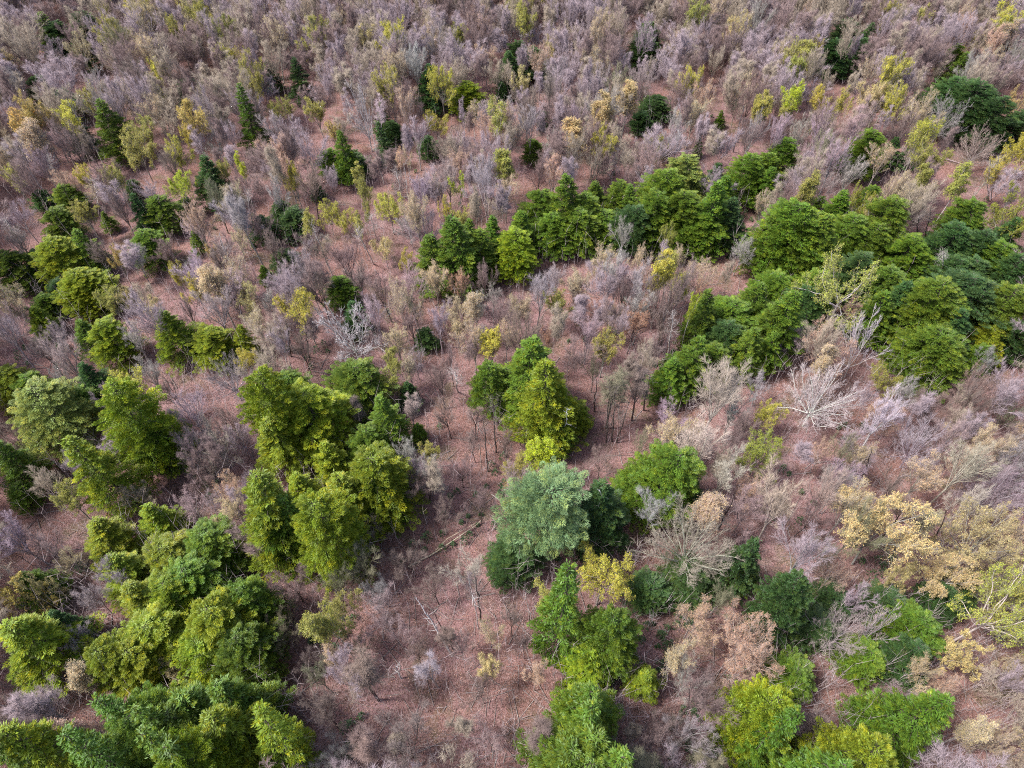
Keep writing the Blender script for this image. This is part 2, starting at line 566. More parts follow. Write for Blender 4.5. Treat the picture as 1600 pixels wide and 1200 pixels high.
HT = {'vase': (2.4, 9, 16), 'narrow': (3.2, 9, 16), 'round': (1.5, 7, 15), 'radial': (1.35, 9, 16), 'oak': (1.4, 9, 17), 'birch': (3.2, 10, 17), 'dead': (1.7, 8, 15), 'dome': (1.2, 9, 15)}
KIND = {'v': 'vase', 'n': 'narrow', 'r': 'round', 'R': 'radial', 'o': 'oak', 'b': 'birch', 'D': 'dead', 'M': 'dome'}

def decid(x, y, w, kind, c, label=None, lm=None, hm=None, lean=(0, 0), named=True, prot=None, trunk=None):
    """x, y: pixel of the crown's centre, w: crown width in pixels"""
    st = KIND[kind]
    X, Y = unproject(x, y, 9)
    wm = w / F * project(X, Y, 9)[2]
    k, a, b = HT[st]
    h = hm or min(max(k * wm, a), b)
    p = PROTO[st][prot if prot is not None else int(rng.integers(len(PROTO[st])))]
    zc = h * p['zc'] / p['h']
    X, Y = unproject(x, y, zc + ground_z(X, Y))
    tw, bk, lf, amt, word = DECID_COL[c]
    if st == 'birch':
        bk = (.60, .57, .56)
    if trunk:
        bk = trunk
    bare = lf is None
    name = 'birch_tree' if st == 'birch' else 'dead_tree' if st == 'dead' else 'bare_tree' if bare else 'budding_tree'
    tree_w = wm * 1.06
    px, py, d = project(X, Y, zc)
    return place_decid(name, p, X, Y, tree_w, h, px, py, w, d, c, bk, label, lm, lean)

def place_decid(name, p, X, Y, wm, h, px, py, w, d, c, bk, label=None, lm=None, lean=(0, 0), rz=None):
    tw, _, lf, amt, word = DECID_COL[c]
    o = link_tree(name, p, X, Y, wm, h, rng.random() * 6.28 if rz is None else rz, jit(bk, .12), jit(tw, .12), jit(lf, .12) if lf else None, amt, lean)
    noun = {'birch_tree': 'birch', 'dead_tree': 'dead tree'}.get(name, 'tree')
    TREES.append(dict(o=o, px=px, py=py, w=w, hpx=w, d=d, x=X, y=Y, cat='tree', word=word, label=label, lm=lm, noun=noun, con=False, hm=h))
    return o

# ---- evergreens read off the photograph: tip x, tip y, width, crown bottom, colour
CON = """
150 155 46 250 g;48 118 30 166 d;90 140 40 192 d;112 185 32 242 d;372 132 32 238 g;290 122 36 160 d;311 243 42 322 d
97 288 36 336 g;78 325 40 382 g;116 360 38 428 g;72 372 54 442 y;208 300 30 362 d;243 305 40 362 g;200 280 20 312 d
285 310 20 336 d;158 330 18 362 g;222 362 44 420 g;8 400 52 455 g;110 425 64 482 y;300 362 18 396 g;50 392 22 422 d
60 298 26 325 d;590 158 22 212 g;597 188 24 258 d;532 205 32 285 g;513 233 32 278 g;545 238 40 292 d;610 190 26 226 d
667 212 24 250 d;730 128 42 162 y;782 128 16 160 d;435 315 26 352 d;452 328 38 374 d;403 338 32 382 d;440 390 32 426 d
410 415 18 442 g;490 280 18 312 d;710 333 78 452 g;738 338 38 424 g;765 338 34 412 g;680 365 60 455 g;832 218 24 256 g
850 172 18 200 d;1130 172 13 196 g;1097 210 12 244 g;1025 152 40 218 d;1002 175 26 205 d;843 300 48 366 g;892 272 52 372 g
933 282 38 345 g;973 283 42 350 g;992 288 32 360 g;905 322 62 388 g;870 335 52 396 g;950 330 50 385 g;1080 245 62 330 p
1043 262 70 360 g;1020 300 62 385 g;1070 305 66 392 g;1122 254 36 315 d;1122 282 54 388 g;1146 275 40 345 g;1095 330 54 398 g
1175 242 48 318 g;813 328 42 398 g;805 360 52 434 y;1200 238 40 300 g;1236 215 36 275 g;1210 262 36 325 g;1370 205 48 278 g
1345 228 32 268 g;1405 215 28 264 d;1440 213 26 258 d;1500 120 62 192 d;1542 128 74 218 d;1568 150 60 236 d;1478 138 42 186 d
1606 175 44 225 d;1250 312 90 432 g;1208 335 46 422 g;1300 335 72 442 g;1336 335 58 412 g;1395 305 58 392 g;1370 290 28 332 g
1432 375 58 442 g;1282 308 22 340 g;1530 313 62 392 g;1506 345 62 428 d;1572 382 72 446 g;1536 408 64 470 d;1474 390 30 424 d
132 428 56 476 y;85 440 32 468 d;42 482 34 528 y;62 465 32 498 g;118 500 38 552 g;158 505 58 572 y;256 487 58 562 y
318 518 58 568 y;368 508 34 562 y;4 580 64 632 y;42 585 60 628 g;122 612 60 668 g;134 570 52 634 d;195 590 92 740 y
225 650 66 736 g;140 675 82 800 y;10 695 62 775 g;530 435 38 480 g;548 465 32 520 d;412 568 82 715 y;452 582 62 645 g
545 572 88 652 g;490 615 102 722 y;600 620 64 712 g;568 675 64 742 g;585 705 100 815 y;512 692 62 765 y;635 598 34 650 d
665 515 30 548 d;655 662 22 692 g;760 562 56 648 g;832 518 92 650 g;850 560 92 702 y;790 575 44 640 g;868 590 72 690 y
896 632 50 682 y;868 655 58 712 g;1115 450 44 545 g;1152 470 76 545 g;1198 478 50 540 g;1085 522 60 612 g;1050 560 58 632 g
1122 540 52 600 g;1160 512 56 575 g;1190 512 52 592 g;1240 455 70 565 g;1285 428 56 500 g;1215 425 50 480 g;1212 515 38 582 g;1390 455 50 534 g
1480 440 88 545 g;1446 474 68 545 g;1482 515 88 602 g;1445 525 50 580 g;1532 430 92 525 d;1590 450 76 535 g;1560 512 52 556 y
1600 500 50 560 d;1035 702 104 815 g;998 722 70 800 g;1066 742 56 806 d;240 790 62 852 y;158 820 78 892 y;322 828 88 900 g;255 850 84 915 y;292 888 100 965 g
212 905 72 975 y;380 915 72 990 g;335 935 96 1025 y;240 970 105 1050 y;372 992 90 1070 g;178 1002 80 1075 y;35 975 108 1070 y
45 900 62 955 g;98 960 44 1010 d;402 742 106 885 y;500 763 102 898 y;452 770 60 870 g;470 740 62 810 y;605 745 64 815 g;440 800 60 885 g
805 850 74 902 d;790 862 50 905 d;885 905 82 1032 g;955 958 86 1050 g;918 1022 78 1082 y;1015 1040 48 1085 y;1165 840 62 930 d
1080 895 80 948 d;1015 905 60 985 d;1240 915 72 1012 d;1296 925 62 990 d;1262 960 70 1035 d;1390 935 72 990 d;1440 968 84 1020 g
1350 1015 66 1065 g;1425 1015 70 1070 d;1505 905 56 950 d;1475 925 60 975 d;1240 1038 70 1080 g;1175 870 44 925 g;30 760 40 800 g;745 360 52 440 g;780 372 40 425 g;1150 312 46 385 d;915 300 44 370 g;990 318 50 392 d;1265 350 66 440 g;1370 350 56 420 g;1320 300 44 370 g;1270 450 52 520 d;1180 440 44 520 g;1140 500 56 570 d;1220 470 56 560 g;1350 400 50 470 d;1400 415 48 480 g;1550 360 60 440 d;1600 400 60 480 d;1590 340 44 410 d;1500 400 60 470 d;1430 440 52 520 d;1515 480 56 560 d;1545 540 40 585 g;190 868 76 935 y;268 925 96 1000 y;308 992 96 1065 y;350 965 80 1040 y;215 1010 84 1080 y;435 640 80 740 y;540 740 90 840 y
"""
LOWC = {(1080, 895), (1015, 905), (1296, 925), (1262, 960), (1505, 905), (1475, 925), (545, 238), (452, 328), (403, 338), (1025, 152), (655, 662), (665, 515), (635, 598), (440, 390), (848, 180), (1350, 1015), (1390, 935)}
LM_CON = [
 (845, 745, 112, 880, 'b', 'pine', 'big rounded blue-green pine standing over the darker evergreens', 'blue-green pine'),
 (945, 758, 92, 868, 'd', 'hemlock', 'dark bushy hemlock with a dead whitish top beside the blue-green pine', 'dead-topped hemlock'),
 (72, 606, 108, 712, 'p', 'broad', 'wide ragged pale green evergreen with a grey broken leader at the left edge', 'ragged pale evergreen'),
]
def parse(txt):
    for chunk in txt.replace('\n', ';').split(';'):
        if chunk.strip():
            yield chunk.split()
LMC = {(150, 155): ('lone dark green conical hemlock among bare trees in the upper left corner', 'upper left lone hemlock'),
       (372, 132): ('narrow tall hemlock at the top edge left of the purple bare trees', 'top edge hemlock'),
       (710, 333): ('wide hemlock at the left end of the long hemlock row', 'row end hemlock'),
       (832, 218): ('small pointed hemlock standing alone above the long hemlock row', 'small lone pointed hemlock'),
       (1130, 172): ('tiny conical evergreen in the reddish clearing near the top', 'tiny conical evergreen'),
       (1370, 205): ('isolated bright hemlock left of the reddish leaf-strewn track', 'isolated track hemlock'),
       (832, 518): ('tallest pointed hemlock of the middle clump over the pink clearing', 'tall middle hemlock'),
       (1035, 705): ('wide hemlock behind the blue-green pine on its right', 'wide back hemlock'),
       (500, 763): ('rounded yellow-tipped hemlock at the front of the left centre clump', 'clump front hemlock'),
       (1165, 840): ('dark low hemlock half hidden by the huge pale bare tree', 'dark half-hidden hemlock'),
       (600, 620): ('egg-shaped hemlock on the right edge of the left centre clump', 'egg-shaped hemlock'),
       (530, 435): ('small round-topped hemlock just behind the white dead tree', 'round-topped hemlock'),
       (1080, 245): ('pale yellowish broad evergreen at the back of the hemlock row', 'pale broad evergreen'),
       (1390, 455): ('bright upright hemlock right of the lichen-grey oak limbs', 'bright upright hemlock'),
       (240, 790): ('small bright hemlock at the top of the lower left clump', 'small lower left hemlock')}
for a in LM_CON:
    conifer(a[0], a[1], a[2], a[3], a[4], a[5], a[6], a[7])
for a in parse(CON):
    x, y, w, yb = map(int, a[:4])
    lab, lm = LMC.get((x, y), (None, None))
    conifer(x, y, w, yb, a[4], label=lab, lm=lm, hmax=5.5 if (x, y) in LOWC else 21)
# evergreens carried on past the photograph's upper and lower edges
for cx in (70, 420, 760, 1010, 1330, 1540):
    cy = rng.uniform(30, 100)
    for _ in range(int(rng.integers(2, 6))):
        x, y = cx + rng.normal() * 30, cy + rng.normal() * 14
        conifer(x, y, rng.uniform(24, 42), y + rng.uniform(50, 70), rng.choice(['d', 'g']))
for cx, n in ((60, 4), (230, 6), (360, 5), (930, 6), (1270, 3), (1400, 2)):
    for _ in range(n):
        x, y = cx + rng.normal() * 55, rng.uniform(1085, 1180)
        conifer(x, y, rng.uniform(75, 115), y + 95, rng.choice(['y', 'g', 'g']))

# ---- leafless, budding and birch trees: crown centre x, y, width, form, colour
DEC = """
35 192 42 v or;212 228 62 r yg;230 200 34 v yg;295 182 48 v or;285 206 24 v ye;110 280 52 r pe;136 272 24 v ye;352 265 28 v yg;15 275 34 v yg
180 402 26 v or;332 396 20 v or;275 426 22 v ye;440 168 42 r yg;495 168 32 v yg;520 206 28 v or;565 270 22 n yg;562 296 30 v yg
512 332 46 r ye;542 346 36 r ye;600 384 42 r cr;745 324 26 v be;695 328 24 v ye;634 408 26 r ye;720 290 30 b lm;478 345 24 b yg
740 172 24 b be;722 172 26 b li;797 165 22 b gr;620 245 22 b pe;634 250 20 b be;562 350 22 b yg;572 330 18 b yg
475 228 66 r li;428 235 46 v pe;432 190 40 v li;400 175 40 v br;452 275 44 r br;590 170 30 b wh;1045 366 28 v yd
945 395 44 v be;1000 402 38 v be;1095 428 66 r be;1060 408 44 v be;870 430 44 v li;905 442 44 v be;1160 388 54 r gr;1196 318 30 v be;1000 432 42 v pe
1246 155 44 v lm;1272 150 34 v ye;1226 168 34 v yg;1312 160 36 v ye;1402 160 44 v ye;1442 172 50 v be;1356 172 38 n pk;1186 168 34 n yg
1475 188 62 R gr;1524 232 62 R pk;1592 158 44 o cr;1500 285 38 b yg;1340 312 42 o yd;1362 338 34 o cr;1572 345 84 o yd
172 468 32 v yg;197 462 26 v cr;236 482 28 v cr;386 558 38 r ye;225 640 46 v gr;296 640 84 r li;338 692 90 R bb;640 572 28 v be
590 480 52 v li;665 702 42 v yg;638 705 40 v gr;685 492 48 v li;716 502 40 v be;756 522 42 v gr;640 500 40 v br;705 560 34 v br;560 640 24 n br
842 450 54 v li;870 476 42 v yg;856 524 32 v ra;902 456 38 v br;920 512 48 v li;956 492 36 v be;1002 472 52 v gr;946 538 46 v yg;975 430 40 v pk
822 702 36 b lm;852 708 36 b lm;1105 692 92 v bb;1042 652 64 r li;1170 662 46 v pk;1190 706 82 r yd
1302 532 84 r pe;1382 592 52 r yd;1472 640 70 r br;1532 610 82 r br;1570 690 84 r br;1350 716 50 v be;1590 600 60 r pk;1520 720 80 v bb;1545 560 44 r gr
110 872 42 r be;165 892 56 v li;142 932 56 r li;120 1000 56 r wh;12 832 64 v li;62 850 74 r pk;100 772 46 v yg;30 930 92 o or;68 925 52 o cr
585 822 58 r br;562 882 62 v ol;740 880 66 v bb;455 912 74 r br;430 985 76 r ol;600 952 84 r pk;766 988 46 r be;680 918 64 r br;770 1040 40 v cr
735 905 24 b li;1022 788 62 v gr;1095 972 88 r pe;1050 1030 60 v be;1232 772 86 v bb;1205 745 40 v br;1310 985 88 R li;1500 1012 82 o cr;280 1046 66 r cr
1474 892 84 r cr;60 250 44 v li;90 215 40 v pk;30 235 36 n li;180 165 46 v li;240 165 40 v be;330 170 44 r br;70 190 40 v be;130 215 30 n br
30 335 56 r li;20 370 40 v pk;160 300 42 r be;185 320 40 v br;130 330 34 v yg;265 250 40 v br;335 225 44 r gr;350 320 48 v li;330 300 44 v ol;380 330 44 n gr
300 355 40 r wh;210 400 56 r gr;160 390 36 v br;260 385 40 v br;310 420 52 v li;350 400 48 v br;385 430 44 v pk;20 470 44 v be;90 520 40 v li;60 540 48 v br
200 520 44 v gr;290 480 40 v br;330 470 56 v li;400 500 44 v be;440 500 44 v pk;425 470 40 v gr;470 540 40 v br;230 575 40 v gr;90 590 40 r gr;265 600 40 v br
690 590 46 v br;740 640 34 n br;700 640 40 v br;640 640 36 n pk;620 530 44 v be;650 560 40 r li;740 690 50 r br;790 690 36 v br;800 480 36 v be;770 460 40 v gr
720 730 60 r br;650 760 50 v br;610 560 38 v yg;480 280 46 v br;430 300 40 v gr;420 380 42 v br;470 400 46 v li;540 400 50 v br;640 350 50 r li;655 300 44 v li
700 270 44 v pk;760 270 44 v li;790 290 40 v be;840 260 46 v br;870 220 50 r gr;830 180 46 v gr;900 180 46 v li;930 210 44 v be;960 190 40 v pk;960 250 50 r li
1010 235 36 v br;1050 190 40 v gr;1070 165 40 v li;1060 220 40 v li;1180 200 42 v li;1215 195 44 v li;1290 200 50 v li;1260 240 46 r pk;1310 235 48 v li;1290 285 54 r pk
1330 265 40 v gr;1400 290 44 r br;1435 240 44 r pk;1380 240 40 v be;1420 190 44 v br;1340 200 44 n pk;1390 330 30 v br;650 200 40 v li;690 230 36 v br;760 215 36 v li;630 440 54 v pk
600 440 50 v br;680 430 46 v be;560 430 40 v br;500 450 44 v br;720 440 44 v ra;760 430 46 v br;650 470 40 v ol;790 520 40 v be;825 480 40 v be;740 480 44 v gr
1020 540 44 v pk;985 560 44 n br;960 600 46 n ol;930 570 40 v ol;990 500 44 v ra;1040 510 36 v br;1030 440 44 v pk;1100 460 30 v ra;960 640 44 r br;1000 600 40 n br
1250 530 60 r pk;1410 600 50 v gr;1330 480 40 v pe;1560 620 60 r pk;1580 760 70 r li;1500 680 60 v pk;1450 740 56 v be;1400 760 50 v br;1300 760 74 v pk;1170 760 56 v pe
1140 730 70 v bb;1190 600 46 r gr;1000 690 44 r ol;940 720 60 r br;1060 740 50 r li;1150 640 50 v gr;1330 740 50 v li;1290 700 40 r pe
1520 780 66 v bb;1590 830 60 v be;1590 890 50 v be;1340 930 44 v li;1410 905 50 o cr;1300 900 56 R pe;1180 1050 70 r pe;1130 930 46 v ol;1590 1040 60 r be;1440 1040 44 v be
490 860 56 r br;520 910 50 v ol;640 990 60 r pk;700 980 40 n br;720 1010 50 r pk;560 1010 56 r ol;480 1030 50 r br;800 960 34 v br;820 1000 30 v br;690 800 56 r br;750 780 50 v br;340 790 50 r li;210 770 56 r be;20 860 50 r pe
"""
LM_DEC = [
 (48, 176, 50, 'v', 'or', 'orange-yellow leafed tree in the top left corner', 'orange-yellow corner tree', {}),
 (283, 288, 52, 'r', 'lm', 'brightest lime-green young leafed tree in the upper left', 'bright lime tree', {}),
 (370, 258, 26, 'b', 'lm', 'slim lime-green tree with a pale trunk right of the bright lime tree', 'slim lime birch', {}),
 (570, 172, 62, 'D', 'wh', 'tall white-limbed leafless tree at the top edge', 'white-limbed tree', dict(hm=15)),
 (775, 186, 36, 'b', 'yg', 'white-stemmed birch with a fan of pale boughs near the top centre', 'fan-shaped white birch', dict(hm=16)),
 (680, 190, 42, 'r', 'ye', 'rounded pale yellow tree near the top centre', 'round pale yellow tree', {}),
 (608, 322, 54, 'r', 'ye', 'bright yellow bushy tree between thin white birches', 'bright yellow tree', {}),
 (978, 358, 44, 'v', 'gr', 'pale grey vase-shaped bare tree against the hemlock row', 'vase-shaped grey tree', dict(trunk=(.5, .48, .46))),
 (1590, 235, 50, 'o', 'ye', 'pale yellow tree with white trunk at the upper right edge', 'pale yellow edge tree', {}),
 (1330, 440, 130, 'o', 'ys', 'open-crowned oak with crooked white limbs and yellow-green leaves among hemlocks', 'crooked white-limbed oak', dict(trunk=(.6, .58, .55))),
 (548, 512, 128, 'D', 'wh', 'large white dead tree with bare forking limbs in a clearing', 'white dead tree', dict(hm=13)),
 (360, 592, 76, 'R', 'li', 'spreading lilac-grey bare tree left of the hemlock clump', 'spreading lilac tree', {}),
 (605, 592, 54, 'r', 'yg', 'round yellow-green budding tree beside the white dead tree', 'round yellow-green tree', {}),
 (1128, 606, 100, 'v', 'bb', 'wide fan-shaped beige bare tree in front of the hemlocks', 'fan-shaped beige tree', {}),
 (1280, 622, 116, 'M', 'wh', 'dense whitish-lilac twiggy tree at right centre', 'whitish-lilac tree', {}),
 (1352, 535, 72, 'D', 'wh', 'crooked white-branched tree above the whitish-lilac one', 'crooked white-branched tree', dict(hm=13)),
 (1386, 645, 62, 'v', 'wh', 'white vase-shaped bare tree right of the whitish-lilac one', 'white vase tree', {}),
 (1440, 690, 96, 'R', 'li', 'broad lilac bare tree with many rising limbs', 'broad lilac tree', {}),
 (1198, 642, 50, 'r', 'ye', 'small golden-yellow tree left of the whitish-lilac one', 'golden-yellow tree', {}),
 (942, 906, 98, 'r', 'ye', 'bright yellow-green leafing tree just below the dead-topped hemlock', 'yellow leafing tree', {}),
 (1082, 850, 140, 'R', 'bb', 'huge pale bare tree with limbs radiating like a starburst', 'starburst bare tree', dict(trunk=(.5, .47, .43))),
 (1168, 1000, 112, 'r', 'pe', 'big peach-coloured round tree at the bottom edge', 'peach round tree', {}),
 (1268, 852, 96, 'v', 'li', 'silvery lilac bare tree fanning up over the pink ground', 'silvery lilac tree', {}),
 (1388, 822, 130, 'r', 'cr', 'large cream-yellow leafing tree at lower right', 'large cream-yellow tree', {}),
 (1528, 842, 120, 'R', 'cr', 'wide cream-budded tree at the lower right edge', 'wide cream-budded tree', {}),
 (1556, 766, 112, 'R', 'li', 'wide lilac bare tree at the right edge', 'lilac edge tree', {}),
 (1560, 955, 150, 'o', 'ys', 'sprawling yellow-green tree with long pale crossing limbs in the lower right corner', 'sprawling corner tree', dict(trunk=(.6, .57, .52))),
 (1376, 975, 54, 'D', 'wh', 'small dead tree with clawed white branches and leaning grey stem', 'clawed dead tree', dict(hm=11)),
 (290, 785, 64, 'r', 'pk', 'pale pinkish bare tree with a dark stem in the left clearing', 'pale clearing tree', {}),
 (640, 868, 78, 'r', 'br', 'rounded brown-twigged bare tree left of the forked white log', 'rounded brown tree', {}),
 (492, 968, 44, 'b', 'yg', 'leaning white birch with thin greenish crown at lower centre-left', 'leaning white birch', dict(hm=15, lean=(0, -.06))),
 (522, 975, 40, 'b', 'yg', 'second white birch right beside the leaning white birch', 'twin white birch', dict(hm=15)),
 (1085, 478, 22, 'b', 'lm', 'slender birch with a small lime top left of the right hemlocks', 'slender lime-topped birch', dict(hm=14)),
 (1050, 478, 22, 'b', 'br', 'slender pinkish-stemmed birch with a thin brown crown', 'slender brown birch', dict(hm=14)),
]
for x, y, w, k, c, lab, lm, kw in LM_DEC:
    decid(x, y, w, k, c, lab, lm, **kw)
for a in parse(DEC):
    decid(int(a[0]), int(a[1]), int(a[2]), a[3], a[4])
NAMED = len(TREES)

# ------------------------------------------------------------ unlisted leafless trees between them
# openings where the leaf-strewn ground shows: centre x, y, half width, half height, share of trees kept
OPEN = [(1468, 345, 34, 95, .04), (965, 655, 70, 60, .12), (700, 900, 100, 120, .20), (640, 1010, 130, 50, .25), (735, 690, 40, 50, .5),
        (1160, 925, 60, 32, .06), (1190, 860, 40, 90, .15), (50, 835, 80, 50, .25), (275, 785, 75, 35, .2), (890, 720, 80, 40, .15),
        (1290, 730, 40, 30, .5), (15, 355, 34, 55, .25), (1070, 1050, 70, 40, .2),
        (1340, 900, 50, 50, .35), (1120, 175, 70, 26, .35), (470, 1000, 60, 60, .3), (1430, 800, 60, 40, .6), (120, 265, 40, 20, .3),
        (410, 880, 30, 60, .3), (780, 800, 30, 60, .3), (700, 1110, 200, 60, .6)]
def keep_prob(px, py):
    k = 1.0
    for cx, cy, a, b, f in OPEN:
        if ((px - cx) / a) ** 2 + ((py - cy) / b) ** 2 < 1:
            k = min(k, f)
    return k

pal_far = ['li'] * 5 + ['br'] * 4 + ['gr'] * 3 + ['be'] * 3 + ['pk'] * 3 + ['yg'] * 2 + ['pe'] * 2 + ['ol'] * 1 + ['cr'] * 1 + ['ye'] * 1
pal_near = ['br'] * 5 + ['li'] * 3 + ['be'] * 3 + ['ol'] * 2 + ['pk'] * 2 + ['gr'] * 2 + ['yg'] + ['pe']
cand = []
sp = 3.1
yy = 4.0
while yy < 235:
    half = (yy * CP + H * SP) * .75 + 14
    xx = -half
    while xx < half:
        cand.append((xx + rng.uniform(-.45, .45) * sp, yy + rng.uniform(-.45, .45) * sp))
        xx += sp
    yy += sp
DECLEAF = lambda t: t['word'] in ('lime-green', 'yellow-leafed', 'orange-yellow', 'cream-yellow', 'yellow-green', 'olive-yellow')
arr = np.array([(t['px'], t['py'], t['w'], t['hpx'], t['d'], t['con'] or bool(t['lm']) or DECLEAF(t), t['x'], t['y']) for t in TREES], float)
strong = np.array([t['word'] in ('lime-green', 'yellow-leafed', 'orange-yellow', 'cream-yellow', 'yellow-green', 'olive-yellow', 'pale yellow-green') or bool(t['lm']) for t in TREES])
lead_ = np.array([t['con'] or bool(t['lm']) for t in TREES])
fill = []
for x, y in cand:
    st = rng.choice(['narrow', 'vase', 'round'], p=[.50, .36, .14]) if y > 60 else rng.choice(['narrow', 'vase', 'round'], p=[.25, .4, .35])
    h = rng.uniform(8.5, 15.5) * (.88 if y < 60 else 1)
    wm = {'narrow': .28, 'vase': .40, 'round': .52}[st] * h * rng.uniform(.85, 1.15)
    px, py, d = project(x, y, h * .68)
    w = wm / d * F
    if rng.random() > keep_prob(px, py) or rng.random() > keep_prob(*project(x, y, 0)[:2]):
        continue
    gd = np.hypot(arr[:, 6] - x, arr[:, 7] - y)
    if gd.min() < 1.6:
        continue
    # in front of something the photograph shows clearly: leave it out
    ex = np.abs(arr[:, 0] - px) / (arr[:, 2] * .5 + w * .38)
    ey = np.abs(arr[:, 1] - py) / (np.maximum(arr[:, 3], arr[:, 2] * .8) * .5 + h * .27 / d * F)
    inside = (ex ** 2 + ey ** 2 < 1)
    if (inside & (arr[:, 4] > d - 1) & (arr[:, 5] > 0) & ((arr[:, 2] > 46) | (arr[:, 1] > 460) | strong | (rng.random() < .75)) & (lead_ | (y > 70) | (rng.random() < .4))).any():
        continue
    if (gd < 2.1).any() and rng.random() < .7:
        continue
    c = rng.choice(pal_far if y > 55 else pal_near)
    fill.append((x, y, wm, h, st, c, px, py, w, d))
fill.sort(key=lambda f: -f[8] if (-10 < f[6] < 1610 and -10 < f[7] < 1210) else 1e6 - f[8])
n_bare = sum(1 for t in TREES if t['o'].name.startswith('bare'))
n_bud = sum(1 for t in TREES if t['o'].name.startswith('budding'))
rest = []
for f in fill:
    x, y, wm, h, st, c, px, py, w, d = f
    bare = DECID_COL[c][2] is None
    vis = -10 < px < 1610 and -10 < py < 1210
    if vis and ((bare and n_bare < 298) or (not bare and n_bud < 298)):
        if bare: n_bare += 1
        else: n_bud += 1
        p = PROTO[st][int(rng.integers(len(PROTO[st])))]
        place_decid('bare_tree' if bare else 'budding_tree', p, x, y, wm, h, px, py, w, d, c, DECID_COL[c][1])
    else:
        rest.append(f)

# ------------------------------------------------------------ labels
ORD = ['', 'second ', 'third ', 'fourth ', 'fifth ', 'sixth ', 'seventh ', 'eighth ', 'ninth ', 'tenth ', 'eleventh ', 'twelfth ']
LMS = [t for t in TREES if t['lm']]
buckets = {}
for t in TREES:
    if t['label']:
        continue
    size = 'tall' if t['hm'] > 13.2 else 'small' if t['hm'] < 10.3 else 'medium-sized'
    best = None
    for L in LMS:
        dx, dy = t['px'] - L['px'], t['py'] - L['py']
        dist = math.hypot(dx, dy)
        if best is None or dist < best[0]:
            best = (dist, dx, dy, L)
    dist, dx, dy, L = best
    a = math.degrees(math.atan2(-dy, dx)) % 360
    way = ['to the right of', 'behind and right of', 'directly behind', 'behind and left of', 'to the left of',
           'in front and left of', 'directly in front of', 'in front and right of'][int(((a + 22.5) % 360) // 45)]
    buckets.setdefault((size, t['word'], t['noun'], way, L['lm']), []).append((dist, t))
for (size, word, noun, way, lm), ts in buckets.items():
    ts.sort(key=lambda q: q[0])
    for i, (_, t) in enumerate(ts):
        o = ORD[i] if i < len(ORD) else 'farther '
        t['label'] = f"{o}{size} {word} {noun} {way} the {lm}"
GROUPS = {'hemlock_tree': 'hemlocks standing in clumps and rows', 'bare_tree': 'leafless trees of the wood',
          'budding_tree': 'trees in bud or young leaf', 'birch_tree': 'thin pale-stemmed birches', 'dead_tree': 'white dead trees', 'pine_tree': None}
for t in TREES:
    o = t['o']
    o['label'] = t['label']
    o['category'] = 'tree'
    g = GROUPS[o.name.split('.')[0]]
    if g:
        o['group'] = g

# ------------------------------------------------------------ ground
m, n, out = new_mat("leaf_litter_ground")
geo = N(n, "ShaderNodeNewGeometry")
pos = geo.outputs['Position']
big = noise(n, .07, 4, pos)
med = noise(n, .55, 5, pos, .7)
fin = noise(n, 5.0, 4, pos, .75)
c = mixc(n, rng_map(n, med, .35, .65, 0, 1), (.225, .125, .13), (.42, .255, .27))
c = mixc(n, rng_map(n, noise(n, 1.1, 6, pos, .8), .50, .64, 0, .75), c, (.085, .055, .048))
c = mixc(n, rng_map(n, big, .42, .62, 0, .75), c, (.30, .155, .12))
c = mixc(n, rng_map(n, noise(n, .30, 5, pos, .7), .50, .66, 0, .7), c, (.115, .075, .06))
c = mixc(n, rng_map(n, noise(n, .16, 5, pos, .65), .54, .66, 0, .7), c, (.12, .125, .055))
c = mixc(n, rng_map(n, noise(n, .11, 5, pos, .75), .58, .64, 0, .45), c, (.42, .30, .29))
vo = N(n, "ShaderNodeTexVoronoi")
vo.inputs['Scale'].default_value = 9.5
n.links.new(pos, vo.inputs['Vector'])
sep = N(n, "ShaderNodeSeparateColor")
n.links.new(vo.outputs['Color'], sep.inputs[0])
c = mixc(n, rng_map(n, sep.outputs[0], .72, .80, 0, .75), c, (.36, .25, .24))
c = mixc(n, rng_map(n, sep.outputs[1], .70, .80, 0, .7), c, (.095, .055, .045))
c = mixc(n, rng_map(n, fin, .55, .75, 0, .5), c, (.09, .06, .05))
b = N(n, "ShaderNodeBsdfPrincipled")
b.inputs['Roughness'].default_value = .95
b.inputs['Specular IOR Level'].default_value = .1
n.links.new(c, b.inputs['Base Color'])
bp = N(n, "ShaderNodeBump")
bp.inputs['Strength'].default_value = .8
bp.inputs['Distance'].default_value = .08
n.links.new(vo.outputs['Distance'], bp.inputs['Height'])
n.links.new(bp.outputs[0], b.inputs['Normal'])
n.links.new(b.outputs[0], out.inputs[0])
M_GROUND = m

def sheet(x0, x1, y0, y1, nx, ny, mat, name):
    def axis(a, b, lo, hi, step):
        return np.concatenate([np.linspace(a, lo, 26)[:-1], np.arange(lo, hi, step), np.linspace(hi, b, 26)])
    ax_, ay_ = axis(x0, x1, -210, 210, 1.8), axis(y0, y1, -10, 250, 1.8)
    nx, ny = len(ax_), len(ay_)
    xs, ys = np.meshgrid(ax_, ay_)
    v = np.column_stack([xs.ravel(), ys.ravel(), ground_z(xs, ys).ravel()])
    i = np.arange(nx * ny).reshape(ny, nx)
    q = np.stack([i[:-1, :-1], i[:-1, 1:], i[1:, 1:], i[1:, :-1]], -1).reshape(-1, 4)
    g = Geo(); g.quads(v, q)
    o = bpy.data.objects.new(name, g.mesh(name, mat, True))
    col.objects.link(o)
    return o
gr = sheet(-1500, 1500, -700, 2300, 901, 901, M_GROUND, 'ground')
gr['kind'] = 'structure'

